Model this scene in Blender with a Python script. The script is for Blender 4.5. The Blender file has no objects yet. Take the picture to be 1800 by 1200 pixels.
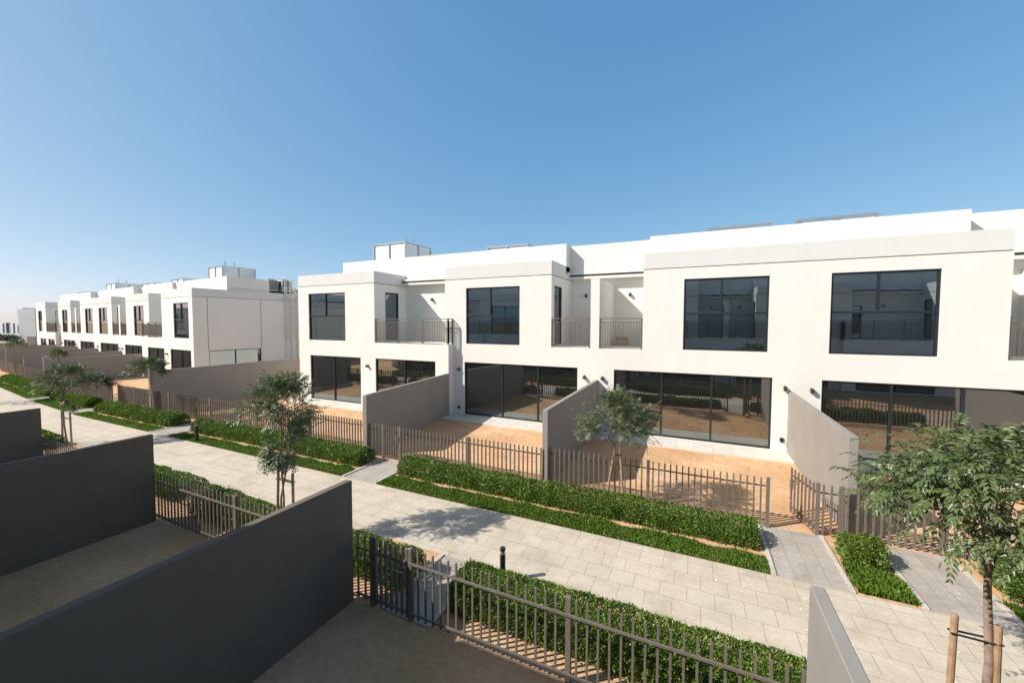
import bpy, math, random
import numpy as np
from mathutils import Matrix, Vector, noise as mnoise

random.seed(7)
SC = bpy.context.scene
COL = SC.collection
R = math.radians

# ------------------------------------------------------------------ materials
def new_mat(name):
    m = bpy.data.materials.new(name); m.use_nodes = True
    nt = m.node_tree
    for n in list(nt.nodes): nt.nodes.remove(n)
    out = nt.nodes.new('ShaderNodeOutputMaterial')
    b = nt.nodes.new('ShaderNodeBsdfPrincipled')
    nt.links.new(b.outputs[0], out.inputs[0])
    return m, nt, b, out

def noise(nt, scale, detail=4, rough=.6, vec=None, dist=0):
    n = nt.nodes.new('ShaderNodeTexNoise'); n.inputs['Scale'].default_value = scale
    n.inputs['Detail'].default_value = detail; n.inputs['Roughness'].default_value = rough
    n.inputs['Distortion'].default_value = dist
    if vec is not None: nt.links.new(vec, n.inputs['Vector'])
    return n

def ramp(nt, src, stops):
    r = nt.nodes.new('ShaderNodeValToRGB'); e = r.color_ramp.elements
    while len(e) > 1: e.remove(e[-1])
    e[0].position = stops[0][0]; e[0].color = (*stops[0][1], 1)
    for p, c in stops[1:]:
        k = e.new(p); k.color = (*c, 1)
    nt.links.new(src, r.inputs[0]); return r

def bump(nt, b, src, strength, dist):
    n = nt.nodes.new('ShaderNodeBump'); n.inputs['Strength'].default_value = strength
    n.inputs['Distance'].default_value = dist
    nt.links.new(src, n.inputs['Height']); nt.links.new(n.outputs[0], b.inputs['Normal']); return n

def geo(nt):
    return nt.nodes.new('ShaderNodeNewGeometry').outputs['Position']

def rough_surface(name, c0, c1, scale, rough=.85, fine=60, bstr=.25, bdist=.004, streak=False):
    m, nt, b, o = new_mat(name); P = geo(nt)
    n1 = noise(nt, scale, 5, .62, P)
    r = ramp(nt, n1.outputs[0], [(.3, c0), (.7, c1)])
    col = r.outputs[0]
    if streak:   # faint rain streaks down the render
        mp = nt.nodes.new('ShaderNodeMapping'); mp.inputs['Scale'].default_value = (2.6, 2.6, .18)
        nt.links.new(P, mp.inputs[0])
        n3 = noise(nt, 1.6, 6, .7, mp.outputs[0])
        r3 = ramp(nt, n3.outputs[0], [(.34, (.982, .981, .978)), (.60, (1, 1, 1))])
        mx = nt.nodes.new('ShaderNodeMix'); mx.data_type = 'RGBA'; mx.blend_type = 'MULTIPLY'
        mx.inputs[0].default_value = 1
        nt.links.new(col, mx.inputs[6]); nt.links.new(r3.outputs[0], mx.inputs[7]); col = mx.outputs[2]
    nt.links.new(col, b.inputs['Base Color'])
    b.inputs['Roughness'].default_value = rough; b.inputs['Specular IOR Level'].default_value = .2
    n2 = noise(nt, fine, 4, .6, P)
    bump(nt, b, n2.outputs[0], bstr, bdist)
    return m

M = {}
M['render_white'] = rough_surface('white_render', (.765, .742, .685), (.80, .778, .72), 1.1, .9, 45, .3, .004, True)
M['band_white'] = rough_surface('parapet_render', (.685, .68, .645), (.715, .71, .675), 1.3, .9, 45, .3, .004, True)
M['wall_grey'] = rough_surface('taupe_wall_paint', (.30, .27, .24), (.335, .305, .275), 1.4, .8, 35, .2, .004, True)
M['shaded_grey'] = rough_surface('shaded_wall_paint', (.172, .142, .112), (.192, .160, .128), 1.4, .9, 35, .2, .004, True)  # same wall paint, darkened: the near yards' shade is put into the colour
M['tile'] = None
M['kerb'] = rough_surface('pale_concrete_edging', (.50, .45, .38), (.62, .57, .50), 3, .9)
M['tank'] = rough_surface('tank_panel', (.70, .71, .70), (.80, .80, .78), 2, .5)
M['wood'] = rough_surface('round_timber', (.30, .18, .10), (.46, .31, .20), 9, .8, 80)
M['wood_grey'] = rough_surface('weathered_stake', (.30, .22, .16), (.42, .32, .24), 9, .8, 80)
M['carton'] = rough_surface('carton', (.40, .29, .18), (.46, .34, .22), 4, .9)
M['far_hazed'] = rough_surface('far_hazed_render', (.46, .49, .51), (.52, .55, .57), 1)  # distance haze mixed into the wall colour
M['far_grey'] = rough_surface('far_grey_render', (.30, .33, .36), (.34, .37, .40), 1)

def simple(name, c, rough=.5, metal=0, var=.12):
    m, nt, b, o = new_mat(name)
    n = noise(nt, 7, 4, .6, geo(nt))
    r = ramp(nt, n.outputs[0], [(.3, tuple(x * (1 - var) for x in c)), (.7, tuple(min(1, x * (1 + var)) for x in c))])
    nt.links.new(r.outputs[0], b.inputs['Base Color'])
    b.inputs['Roughness'].default_value = rough; b.inputs['Metallic'].default_value = metal
    return m
M['alu'] = simple('anthracite_aluminium', (.030, .036, .044), .38, .3)
M['alu_line'] = simple('frame_edge', (.10, .12, .14), .35, .5)
M['fence'] = simple('taupe_powder_coat', (.175, .145, .12), .5)
M['rail'] = simple('bronze_rail', (.15, .125, .105), .45)
M['black'] = simple('black_metal', (.015, .015, .016), .4)
M['dark'] = simple('dark_recess', (.035, .03, .028), .9)
M['slot'] = simple('dark_metal_gap_shade', (.10, .085, .075), .8)
M['lamp'] = simple('wall_lamp_bronze', (.05, .045, .04), .5)
M['steel'] = simple('galvanised_steel', (.42, .42, .41), .4, .6)
M['cream'] = simple('cream_metal', (.62, .60, .54), .5)
M['acwhite'] = simple('air_unit_white', (.66, .66, .63), .5)
M['blue_cap'] = simple('blue_grey_pipe', (.25, .36, .48), .5)
M['strap'] = simple('rubber_strap', (.02, .018, .016), .7)
M['lock'] = simple('lock_steel', (.35, .34, .33), .35, .8)

# glass: mirror-tinted solar glazing, faint waviness
def glass(name, c, wav=.0025):
    m, nt, b, o = new_mat(name)
    b.inputs['Base Color'].default_value = (*c, 1); b.inputs['Metallic'].default_value = 1
    b.inputs['Roughness'].default_value = .015
    n = noise(nt, .9, 2, .4, geo(nt)); bump(nt, b, n.outputs[0], .35, wav)
    d = nt.nodes.new('ShaderNodeBsdfDiffuse'); d.inputs[0].default_value = (.022, .027, .03, 1)
    mx = nt.nodes.new('ShaderNodeMixShader'); mx.inputs[0].default_value = .72
    nt.links.new(d.outputs[0], mx.inputs[1]); nt.links.new(b.outputs[0], mx.inputs[2]); nt.links.new(mx.outputs[0], o.inputs[0])
    return m
M['glass'] = glass('solar_glass', (.34, .40, .43), .007)
M['glass_low'] = glass('patio_glass', (.37, .38, .375), .006)

def leafmat(name, c0, c1, rough=.38, trans=.22, scale=5):
    m, nt, b, o = new_mat(name); P = geo(nt)
    n = noise(nt, scale, 3, .7, P)
    n2 = noise(nt, 55, 1, .5, P)
    add = nt.nodes.new('ShaderNodeMath'); add.operation = 'ADD'
    mu = nt.nodes.new('ShaderNodeMath'); mu.operation = 'MULTIPLY_ADD'; mu.inputs[1].default_value = .9; mu.inputs[2].default_value = -.45
    nt.links.new(n2.outputs[0], mu.inputs[0]); nt.links.new(n.outputs[0], add.inputs[0]); nt.links.new(mu.outputs[0], add.inputs[1])
    r = ramp(nt, add.outputs[0], [(.25, c0), (.75, c1)])
    nt.links.new(r.outputs[0], b.inputs['Base Color']); b.inputs['Roughness'].default_value = rough
    t = nt.nodes.new('ShaderNodeBsdfTranslucent'); nt.links.new(r.outputs[0], t.inputs[0])
    mx = nt.nodes.new('ShaderNodeMixShader'); mx.inputs[0].default_value = trans
    nt.links.new(b.outputs[0], mx.inputs[1]); nt.links.new(t.outputs[0], mx.inputs[2]); nt.links.new(mx.outputs[0], o.inputs[0])
    return m
M['neem'] = leafmat('neem_leaf', (.065, .105, .034), (.185, .235, .085), .36)
M['neem_pale'] = leafmat('pale_neem_leaf', (.10, .14, .06), (.24, .28, .145), .34)
M['neem_dark'] = leafmat('dark_neem_leaf', (.02, .035, .018), (.05, .075, .035), .35)
M['hedge'] = leafmat('hedge_leaf', (.055, .115, .014), (.225, .325, .05), .36, .28, 3.4)
M['grass'] = leafmat('grass_blade', (.085, .165, .014), (.19, .29, .034), .5, .35, 2.5)
M['turf'] = rough_surface('turf_soil', (.035, .055, .014), (.085, .075, .035), 6, .95, 40, .5, .01)
M['far_green'] = leafmat('far_leaf', (.05, .08, .04), (.10, .13, .07), .6, .2, .6)
M['bark'] = rough_surface('bark', (.20, .14, .10), (.36, .28, .21), 14, .9, 60, .6, .006)

# sand
def sand():
    m, nt, b, o = new_mat('sand'); P = geo(nt)
    n1 = noise(nt, .55, 6, .6, P); n2 = noise(nt, 9, 6, .7, P); n3 = noise(nt, 60, 3, .7, P)
    r1 = ramp(nt, n1.outputs[0], [(.3, (.60, .36, .195)), (.5, (.70, .44, .25)), (.7, (.80, .54, .335))])
    r2 = ramp(nt, n2.outputs[0], [(.3, (.80, .78, .76)), (.6, (1, 1, 1)), (.75, (1.0, 1.0, 1.0))])
    mx = nt.nodes.new('ShaderNodeMix'); mx.data_type = 'RGBA'; mx.blend_type = 'MULTIPLY'; mx.inputs[0].default_value = 1
    nt.links.new(r1.outputs[0], mx.inputs[6]); nt.links.new(r2.outputs[0], mx.inputs[7])
    nt.links.new(mx.outputs[2], b.inputs['Base Color']); b.inputs['Roughness'].default_value = .95; b.inputs['Specular IOR Level'].default_value = .1
    ad = nt.nodes.new('ShaderNodeMath'); ad.operation = 'MULTIPLY_ADD'; ad.inputs[1].default_value = 3
    nt.links.new(n2.outputs[0], ad.inputs[0]); nt.links.new(n3.outputs[0], ad.inputs[2])
    n4 = noise(nt, 2.3, 3, .5, P); a2 = nt.nodes.new('ShaderNodeMath'); a2.operation = 'MULTIPLY_ADD'; a2.inputs[1].default_value = 7
    nt.links.new(n4.outputs[0], a2.inputs[0]); nt.links.new(ad.outputs[0], a2.inputs[2])
    bump(nt, b, a2.outputs[0], .7, .013)
    return m
M['sand'] = sand()

def pavers(name, w, h, cA, cB, cM, mortar=.012, offset=.5, loc=(0, 0), rot=0, dirt=.25):
    m, nt, b, o = new_mat(name); P = geo(nt)
    mp = nt.nodes.new('ShaderNodeMapping'); mp.inputs['Location'].default_value = (loc[0], loc[1], 0)
    mp.inputs['Rotation'].default_value = (0, 0, rot)
    nt.links.new(P, mp.inputs[0])
    br = nt.nodes.new('ShaderNodeTexBrick'); br.offset = offset; br.squash = 1
    br.inputs['Scale'].default_value = 1; br.inputs['Brick Width'].default_value = w
    br.inputs['Row Height'].default_value = h; br.inputs['Mortar Size'].default_value = mortar / 2
    br.inputs['Mortar Smooth'].default_value = .25
    br.inputs['Color1'].default_value = (*cA, 1); br.inputs['Color2'].default_value = (*cB, 1); br.inputs['Mortar'].default_value = (*cM, 1)
    nt.links.new(mp.outputs[0], br.inputs['Vector'])
    n1 = noise(nt, 1.3, 6, .68, P, .6)
    r1 = ramp(nt, n1.outputs[0], [(.30, (1 - dirt, 1 - dirt * 1.05, 1 - dirt * 1.15)), (.55, (1, 1, 1)), (.72, (1.06, 1.06, 1.06))])
    n2 = noise(nt, 22, 5, .7, P)
    r2 = ramp(nt, n2.outputs[0], [(.3, (.90, .89, .88)), (.65, (1.03, 1.03, 1.03))])
    mx = nt.nodes.new('ShaderNodeMix'); mx.data_type = 'RGBA'; mx.blend_type = 'MULTIPLY'; mx.inputs[0].default_value = 1
    mx2 = nt.nodes.new('ShaderNodeMix'); mx2.data_type = 'RGBA'; mx2.blend_type = 'MULTIPLY'; mx2.inputs[0].default_value = 1
    nt.links.new(br.outputs['Color'], mx.inputs[6]); nt.links.new(r1.outputs[0], mx.inputs[7])
    nt.links.new(mx.outputs[2], mx2.inputs[6]); nt.links.new(r2.outputs[0], mx2.inputs[7])
    nt.links.new(mx2.outputs[2], b.inputs['Base Color']); b.inputs['Roughness'].default_value = .85
    inv = nt.nodes.new('ShaderNodeMath'); inv.operation = 'MULTIPLY_ADD'; inv.inputs[1].default_value = -1; 
    nt.links.new(br.outputs['Fac'], inv.inputs[0]); nt.links.new(n2.outputs[0], inv.inputs[2])
    bump(nt, b, inv.outputs[0], .5, .006)
    return m
M['path'] = pavers('beige_slab_paving', .43, .41, (.615, .53, .415), (.64, .555, .44), (.42, .35, .27), .012, .5, (.06, .0), 0, .20)
M['path_edge'] = pavers('beige_border_paving', .43, .21, (.60, .51, .395), (.655, .56, .44), (.38, .31, .23), .010, 0, (.06, .0), 0, .25)
M['slab'] = pavers('grey_slab_paving', .26, .42, (.43, .38, .325), (.475, .425, .365), (.30, .26, .21), .010, .0, (.1, .15), 0, .22)
M['tile'] = pavers('pale_patio_tile', .62, .62, (.66, .62, .55), (.69, .65, .58), (.42, .38, .32), .010, .0, (0, .1), 0, .10)

# ------------------------------------------------------------------ mesh builder
class MB:
    def __init__(s, off=(0, 0, 0)): s.v = []; s.f = []; s.off = off
    def V(s, p): s.v.append((p[0] - s.off[0], p[1] - s.off[1], p[2] - s.off[2])); return len(s.v) - 1
    def quad(s, a, b, c, d): s.f.append(tuple(s.V(p) for p in (a, b, c, d)))
    def box(s, x0, x1, y0, y1, z0, z1):
        i = [s.V(p) for p in ((x0, y0, z0), (x1, y0, z0), (x1, y1, z0), (x0, y1, z0), (x0, y0, z1), (x1, y0, z1), (x1, y1, z1), (x0, y1, z1))]
        for q in ((0, 3, 2, 1), (4, 5, 6, 7), (0, 1, 5, 4), (1, 2, 6, 5), (2, 3, 7, 6), (3, 0, 4, 7)): s.f.append(tuple(i[k] for k in q))
    def bev(s, x0, x1, y0, y1, z0, z1, c):   # box with chamfered top rim
        b = [(x0, y0), (x1, y0), (x1, y1), (x0, y1)]; t = [(x0 + c, y0 + c), (x1 - c, y0 + c), (x1 - c, y1 - c), (x0 + c, y1 - c)]
        A = [s.V((*p, z0)) for p in b]; B = [s.V((*p, z1 - c)) for p in b]; Cc = [s.V((*p, z1)) for p in t]
        for k in range(4):
            j = (k + 1) % 4; s.f.append((A[k], A[j], B[j], B[k])); s.f.append((B[k], B[j], Cc[j], Cc[k]))
        s.f.append(tuple(Cc)); s.f.append(tuple(reversed(A)))
    def beam(s, p, q, w, h):   # w across, h vertical
        p, q = Vector(p), Vector(q); d = (q - p).normalized()
        up = Vector((0, 0, 1)) if abs(d.z) < .9 else Vector((1, 0, 0))
        r = d.cross(up).normalized() * w / 2; u = r.cross(d).normalized() * h / 2
        i = [s.V(k) for k in (p - r - u, p + r - u, p + r + u, p - r + u, q - r - u, q + r - u, q + r + u, q - r + u)]
        for k in ((0, 1, 2, 3), (7, 6, 5, 4), (0, 4, 5, 1), (1, 5, 6, 2), (2, 6, 7, 3), (3, 7, 4, 0)): s.f.append(tuple(i[j] for j in k))
    def tube(s, pts, rad, n=8, cap=True):
        pts = [Vector(p) for p in pts]; rings = []
        for k, p in enumerate(pts):
            d = (pts[min(k + 1, len(pts) - 1)] - pts[max(k - 1, 0)]).normalized()
            a = d.cross(Vector((0, 1, 0)) if abs(d.y) < .9 else Vector((1, 0, 0))).normalized(); b = d.cross(a)
            rr = rad[k] if hasattr(rad, '__len__') else rad
            rings.append([s.V(p + (a * math.cos(t) + b * math.sin(t)) * rr) for t in [2 * math.pi * j / n for j in range(n)]])
        for k in range(len(rings) - 1):
            for j in range(n): s.f.append((rings[k][j], rings[k][(j + 1) % n], rings[k + 1][(j + 1) % n], rings[k + 1][j]))
        if cap: s.f.append(tuple(reversed(rings[0]))); s.f.append(tuple(rings[-1]))
    def build(s, name, mat, parent=None, smooth=False):
        me = bpy.data.meshes.new(name); me.from_pydata(s.v, [], s.f); me.materials.append(mat)
        if smooth: me.polygons.foreach_set('use_smooth', [True] * len(me.polygons))
        me.update()
        o = bpy.data.objects.new(name, me); COL.objects.link(o)
        if parent is not None: o.parent = parent
        return o

def tag(o, label=None, cat=None, group=None, kind=None):
    if label: o['label'] = label
    if cat: o['category'] = cat
    if group: o['group'] = group
    if kind: o['kind'] = kind
    return o

def empty(name, mat=None, loc=None):
    o = bpy.data.objects.new(name, None); COL.objects.link(o); o.empty_display_size = .2
    if mat is not None: o.matrix_world = mat
    if loc is not None: o.location = loc
    return o

def panel(mb, P, regs, ops):
    """P(u,z,d)->point; d = depth inwards. regs (u0,u1,z0,z1); ops (u0,u1,z0,z1,depth,closed)"""
    us = sorted({round(x, 4) for r in list(regs) + list(ops) for x in r[:2]}); zs = sorted({round(x, 4) for r in list(regs) + list(ops) for x in r[2:4]})
    nu, nz = len(us) - 1, len(zs) - 1
    st = {}
    for i in range(nu):
        for j in range(nz):
            u, z = (us[i] + us[i + 1]) / 2, (zs[j] + zs[j + 1]) / 2
            if not any(r[0] < u < r[1] and r[2] < z < r[3] for r in regs): continue
            st[i, j] = (0, True)
            for o in ops:
                if o[0] < u < o[1] and o[2] < z < o[3]: st[i, j] = (o[4], o[5])
    for (i, j), (d, cl) in st.items():
        u0, u1, z0, z1 = us[i], us[i + 1], zs[j], zs[j + 1]
        if cl: mb.quad(P(u0, z0, d), P(u1, z0, d), P(u1, z1, d), P(u0, z1, d))
        if d > 0:
            for (ii, jj, a, b) in ((i - 1, j, (u0, z0), (u0, z1)), (i + 1, j, (u1, z0), (u1, z1)), (i, j - 1, (u0, z0), (u1, z0)), (i, j + 1, (u0, z1), (u1, z1))):
                dd = st.get((ii, jj), (0, 1))[0]
                if dd < d: mb.quad(P(*a, dd), P(*b, dd), P(*b, d), P(*a, d))

def window(name, root, off, P, u0, u1, z0, z1, mull=(), transom=None, umull=(), dep=.12, gl='glass'):
    """aluminium frame with a child pane; P as in panel"""
    fr = MB(off)
    def fb(a0, a1, b0, b1, d0, d1):
        c = [P(a0, b0, d0), P(a1, b0, d0), P(a1, b0, d1), P(a0, b0, d1), P(a0, b1, d0), P(a1, b1, d0), P(a1, b1, d1), P(a0, b1, d1)]
        i = [fr.V(p) for p in c]
        for q in ((0, 3, 2, 1), (4, 5, 6, 7), (0, 1, 5, 4), (1, 2, 6, 5), (2, 3, 7, 6), (3, 0, 4, 7)): fr.f.append(tuple(i[k] for k in q))
    w = .06; d0, d1 = dep - .05, dep + .03
    fb(u0, u0 + w, z0, z1, d0, d1); fb(u1 - w, u1, z0, z1, d0, d1)
    fb(u0 + w, u1 - w, z0, z0 + w, d0, d1); fb(u0 + w, u1 - w, z1 - w, z1, d0, d1)
    for m in mull: fb(m - .035, m + .035, z0 + w, z1 - w, d0 - .004, d1)
    if transom:
        fb(u0 + w, u1 - w, transom - .045, transom + .03, d0 - .012, d1)
        for m in umull: fb(m - .03, m + .03, transom + .03, z1 - w, d0 - .006, d1)
    f = fr.build(name, M['alu'], root)
    g = MB(off); g.quad(P(u0 + w, z0 + w, dep), P(u1 - w, z0 + w, dep), P(u1 - w, z1 - w, dep), P(u0 + w, z1 - w, dep))
    g.build('pane', M[gl], f)
    if transom:   # slim pale sash bead catching light above the transom
        b = MB(off)
        xs = [u0 + w] + list(umull) + [u1 - w]
        k = 0
        c = [P(xs[k] + .02, transom + .031, d0 - .018), P(xs[k + 1] - .02, transom + .031, d0 - .018), P(xs[k + 1] - .02, transom + .031, dep), P(xs[k] + .02, transom + .031, dep),
             P(xs[k] + .02, transom + .055, d0 - .018), P(xs[k + 1] - .02, transom + .055, d0 - .018), P(xs[k + 1] - .02, transom + .055, dep), P(xs[k] + .02, transom + .055, dep)]
        i = [b.V(p) for p in c]
        for q in ((0, 3, 2, 1), (4, 5, 6, 7), (0, 1, 5, 4), (1, 2, 6, 5), (2, 3, 7, 6), (3, 0, 4, 7)): b.f.append(tuple(i[k] for k in q))
        b.build('sash_bead', M['alu_line'], f)
    return f

def railing(root, off, segs, z0=3.6, z1=4.85, name='balcony_railing'):
    mb = MB(off)
    for (x0, y0, x1, y1) in segs:
        L = math.hypot(x1 - x0, y1 - y0); n = max(2, int(round(L / .105)))
        dx, dy = (x1 - x0) / L, (y1 - y0) / L
        mb.beam((x0, y0, z1 - .02), (x1, y1, z1 - .02), .06, .035)
        mb.beam((x0, y0, z1 - .17), (x1, y1, z1 - .17), .035, .03)
        mb.beam((x0, y0, z0 + .08), (x1, y1, z0 + .08), .035, .03)
        for k in range(n + 1):
            x, y = x0 + (x1 - x0) * k / n, y0 + (y1 - y0) * k / n
            post = (k % max(1, round(n / max(1, round(L / 1.5)))) == 0) or k == n
            w = .03 if post else .011
            mb.box(x - w, x + w, y - w, y + w, z0 - (.10 if post else -.08), z1 - (.03 if post else .17))
    return mb.build(name, M['rail'], root)

BASE_H = 7.45; GR = 6.8; HP = 8.55
def mirror(c, m):
    f = lambda a: 2 * m - a
    d = dict(c)
    d['x0'], d['x1'] = f(c['x1']), f(c['x0']); d['b0'], d['b1'] = f(c['b1']), f(c['b0']); d['g0'], d['g1'] = f(c['g1']), f(c['g0'])
    d['uw'] = [(f(b), f(a)) for a, b in c['uw']]
    d['gw'] = [(f(b), f(a), [f(q) for q in reversed(ms)]) for a, b, ms in c['gw']]
    d['lights'] = [(f(x), t, z) for x, t, z in c.get('lights', [])]
    if c.get('pillar'): d['pillar'] = (f(c['pillar'][1]), f(c['pillar'][0]))
    d['hp'] = (f(c['hp'][1]), f(c['hp'][0]))
    for k in ('gap_side', 'end', 'stepend', 'plain'):
        if c.get(k): d[k] = {'l': 'r', 'r': 'l'}[c[k]]
    if 'bin' in c: d['bin'] = f(c['bin'])
    return d

def house(label, group, Mrow, c, detail=True):
    ox, oy = (c['x0'] + c['x1']) / 2, c['f']
    root = empty('townhouse', Mrow @ Matrix.Translation((ox, oy, 0)))
    tag(root, label, 'townhouse', group)
    off = (ox, oy, 0); F = c['f']; bw = c['bw']; D = c.get('depth', 9.2)
    P = lambda u, z, d: (u, F + d, z)
    x0, x1, b0, b1, g0, g1 = c['x0'], c['x1'], c['b0'], c['b1'], c['g0'], c['g1']
    w = MB(off)
    zb = 3.55
    ops = [(a, b, 3.6, 6.35, .14, False) for a, b in c['uw']] + [(a, b, .06, 2.68, .14, False) for a, b, _ in c['gw']]
    panel(w, P, [(x0, x1, -.3, zb), (b0, b1, zb, GR - .015)], ops)
    w.quad(P(b0, GR - .015, 0), P(b1, GR - .015, 0), P(b1, GR - .015, .06), P(b0, GR - .015, .06))
    # returns of the upper block and of the ends
    doorP = {}
    for side, xb in (('l', b0), ('r', b1)):
        s = 1 if side == 'l' else -1
        Q = lambda u, z, d, xb=xb, s=s: (xb + s * d, u, z)
        if c.get('gap_side') == side:
            tb = bw
            panel(w, Q, [(F, tb, zb - .05, GR - .015)], [(F + .85 if c.get('prot') else F + .40, F + 1.95 if c.get('prot') else F + 1.52, 3.6, 6.35, .12, False)])
            doorP = (Q, (F + .85, F + 1.95) if c.get('prot') else (F + .40, F + 1.52))
        elif c.get('end') == side:
            so = [(F + .95, F + .98, 2.64, GR - .015, .025, True), (F + 4.87, F + 4.90, -.3, GR - .015, .025, True)]
            if c.get('sidewin'): so.append((F + 1.0, F + 4.87, .3, 2.64, .14, False))
            panel(w, Q, [(F, D, -.3, GR - .015)], so)
            if c.get('sidewin'): window('side_window', root, off, Q, F + 1.0, F + 4.87, .3, 2.64, mull=(F + 2.9,), gl='glass')
            jt = MB(off)
            for tj in (F + .95, F + 4.87):
                jt = MB(off); jt.box(xb - .004, xb + .004, tj, tj + .035, 2.66, GR - .02); jt.build('wall_joint', M['slot'], root)
    # exposed end of a protruding ground floor
    if c.get('stepend'):
        xs = x1 if c['stepend'] == 'r' else x0
        w.quad((xs, F, -.3), (xs, F + .45, -.3), (xs, F + .45, zb), (xs, F, zb))
        w.quad((b1, F, zb), (xs, F, zb), (xs, F + .447, zb), (b1, F + .447, zb)) if c['stepend'] == 'r' else w.quad((xs, F, zb), (b0, F, zb), (b0, F + .447, zb), (xs, F + .447, zb))
    if c.get('plain'):
        xb = b0 if c['plain'] == 'l' else b1
        w.quad((xb, F, zb), (xb, bw, zb), (xb, bw, BASE_H), (xb, F, BASE_H))
    # balcony floor and back wall, body
    w.quad((g0, F, zb), (g1, F, zb), (g1, bw, zb), (g0, bw, zb))
    w.quad((g0, bw, zb), (g1, bw, zb), (g1, bw, 6.86), (g0, bw, 6.86))
    if c.get('pillar'):
        w.box(c['pillar'][0], c['pillar'][1], F + .003, bw - .003, zb, 6.52)
    xl, xr = min(x0, b0), max(x1, b1)
    if c.get('stepend') == 'r': xr = c['bin']
    if c.get('stepend') == 'l': xl = c['bin']
    w.quad((xl, D, -.3), (xr, D, -.3), (xr, D, 7.9), (xl, D, 7.9))
    lowt = c.get('hpend', D)
    w.quad((xl, bw, 7.6), (xr, bw, 7.6), (xr, D, 7.6), (xl, D, 7.6))
    w.quad((b0, F + .2, 7.30), (b1, F + .2, 7.30), (b1, bw + .1, 7.30), (b0, bw + .1, 7.30))
    w.build('wall', M['render_white'], root)
    # parapet band of the block
    p = MB(off)
    z0 = GR + .015
    sides = []
    tt = {'l': bw, 'r': bw}
    p.quad(P(b0, z0, 0), P(b1, z0, 0), P(b1, BASE_H, 0), P(b0, BASE_H, 0))
    p.quad(P(b0, z0, 0), P(b1, z0, 0), P(b1, z0, .06), P(b0, z0, .06))
    gv = MB(off); gv.quad(P(b0, z0 - .032, .05), P(b1, z0 - .032, .05), P(b1, z0 + .002, .05), P(b0, z0 + .002, .05))  # dark strip backing the groove, its shade put into the colour
    p.quad((b0, F, BASE_H), (b1, F, BASE_H), (b1, F + .2, BASE_H), (b0, F + .2, BASE_H))
    p.quad((b0, F + .2, BASE_H), (b1, F + .2, BASE_H), (b1, F + .2, 7.3), (b0, F + .2, 7.3))
    for side, xb in (('l', b0), ('r', b1)):
        s = 1 if side == 'l' else -1
        if c.get('gap_side') == side or c.get('end') == side:
            t1 = (bw if c.get('gap_side') == side else D)
            p.quad((xb, F, z0), (xb, t1, z0), (xb, t1, BASE_H), (xb, F, BASE_H))
            p.quad((xb, F, BASE_H), (xb, t1, BASE_H), (xb + s * .2, t1, BASE_H), (xb + s * .2, F, BASE_H))
            p.quad((xb + s * .2, F, BASE_H), (xb + s * .2, t1, BASE_H), (xb + s * .2, t1, 7.2), (xb + s * .2, F, 7.2))
            gv.quad((xb + s * .03, F + .03, z0 - .032), (xb + s * .03, t1, z0 - .032), (xb + s * .03, t1, z0 + .002), (xb + s * .03, F + .03, z0 + .002))
            p.quad((xb, F, z0), (xb, t1, z0), (xb + s * .02, t1, z0), (xb + s * .02, F, z0))
    p.build('parapet_band', M['band_white'], root); gv.build('groove_shade_strip', M['slot'], root)
    # tall roof parapet behind
    h = MB(off)
    a, b_ = c['hp']; ht = c.get('ht', 2.15); he = c.get('hpend', D)
    h.box(a, b_, ht, ht + .2, 7.08, HP)
    h.box(a, a + .2, ht + .2, he, 7.2, HP); h.box(b_ - .2, b_, ht + .2, he, 7.2, HP); h.box(a + .2, b_ - .2, he - .2, he, 7.2, HP)
    if c.get('setback'):
        s0, s1 = (g0, g1)
        h.box(s0, s1, 2.75, 2.95, 7.08, HP - .03)
    h.build('roof_parapet', M['render_white'], root)
    k = MB(off); bt = bw - .40
    k.box(g0 + .003, g1 - .003, bt, bw - .003, 6.85, 6.975)
    if c.get('prot'): k.box(g0 + .003, g1 - .003, bt, ht - .003, 7.075, 7.20)
    k.build('balcony_canopy', M['render_white'], root)
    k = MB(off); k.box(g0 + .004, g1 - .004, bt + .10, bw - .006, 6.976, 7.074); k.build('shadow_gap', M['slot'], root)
    # windows
    for i, (a, b_) in enumerate(c['uw']):
        mid = a + (b_ - a) * (.46 if (b_ - a) > 2.4 else .5)
        window('window', root, off, P, a, b_, 3.6, 6.35, transom=5.02, umull=(mid,), dep=.10)
    for a, b_, ms in c['gw']:
        window('sliding_door', root, off, P, a, b_, .06, 2.68, mull=ms, gl='glass_low', dep=.10)
    if doorP: window('balcony_door', root, off, doorP[0], doorP[1][0], doorP[1][1], 3.6, 6.35, gl='glass', dep=.08)
    if c.get('prot'):
        Pb = lambda u, z, d: (u, bw + d - .06, z)
        gd = (g1 - 1.15, g1 - .25) if c['gap_side'] == 'r' else (g0 + .25, g0 + 1.15)
        window('balcony_door', root, off, Pb, gd[0], gd[1], 3.6, 6.0, gl='glass', dep=.03)
    for (x, t, z) in c.get('lights', []):
        l = MB(off); l.box(x - .05, x + .05, t - .16, t - .002, z - .06, z + .06); l.box(x - .03, x + .03, t - .035, t - .001, z - .09, z + .09)
        l.build('wall_light', M['lamp'], root)
    for (x, t, z) in c.get('taps', []):
        l = MB(off); l.box(x - .06, x + .06, t - .05, t - .002, z - .07, z + .07); l.tube([(x, t - .05, z), (x, t - .12, z - .02), (x, t - .13, z - .08)], .015, 6)
        l.build('tap_box', M['black'], root)
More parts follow.
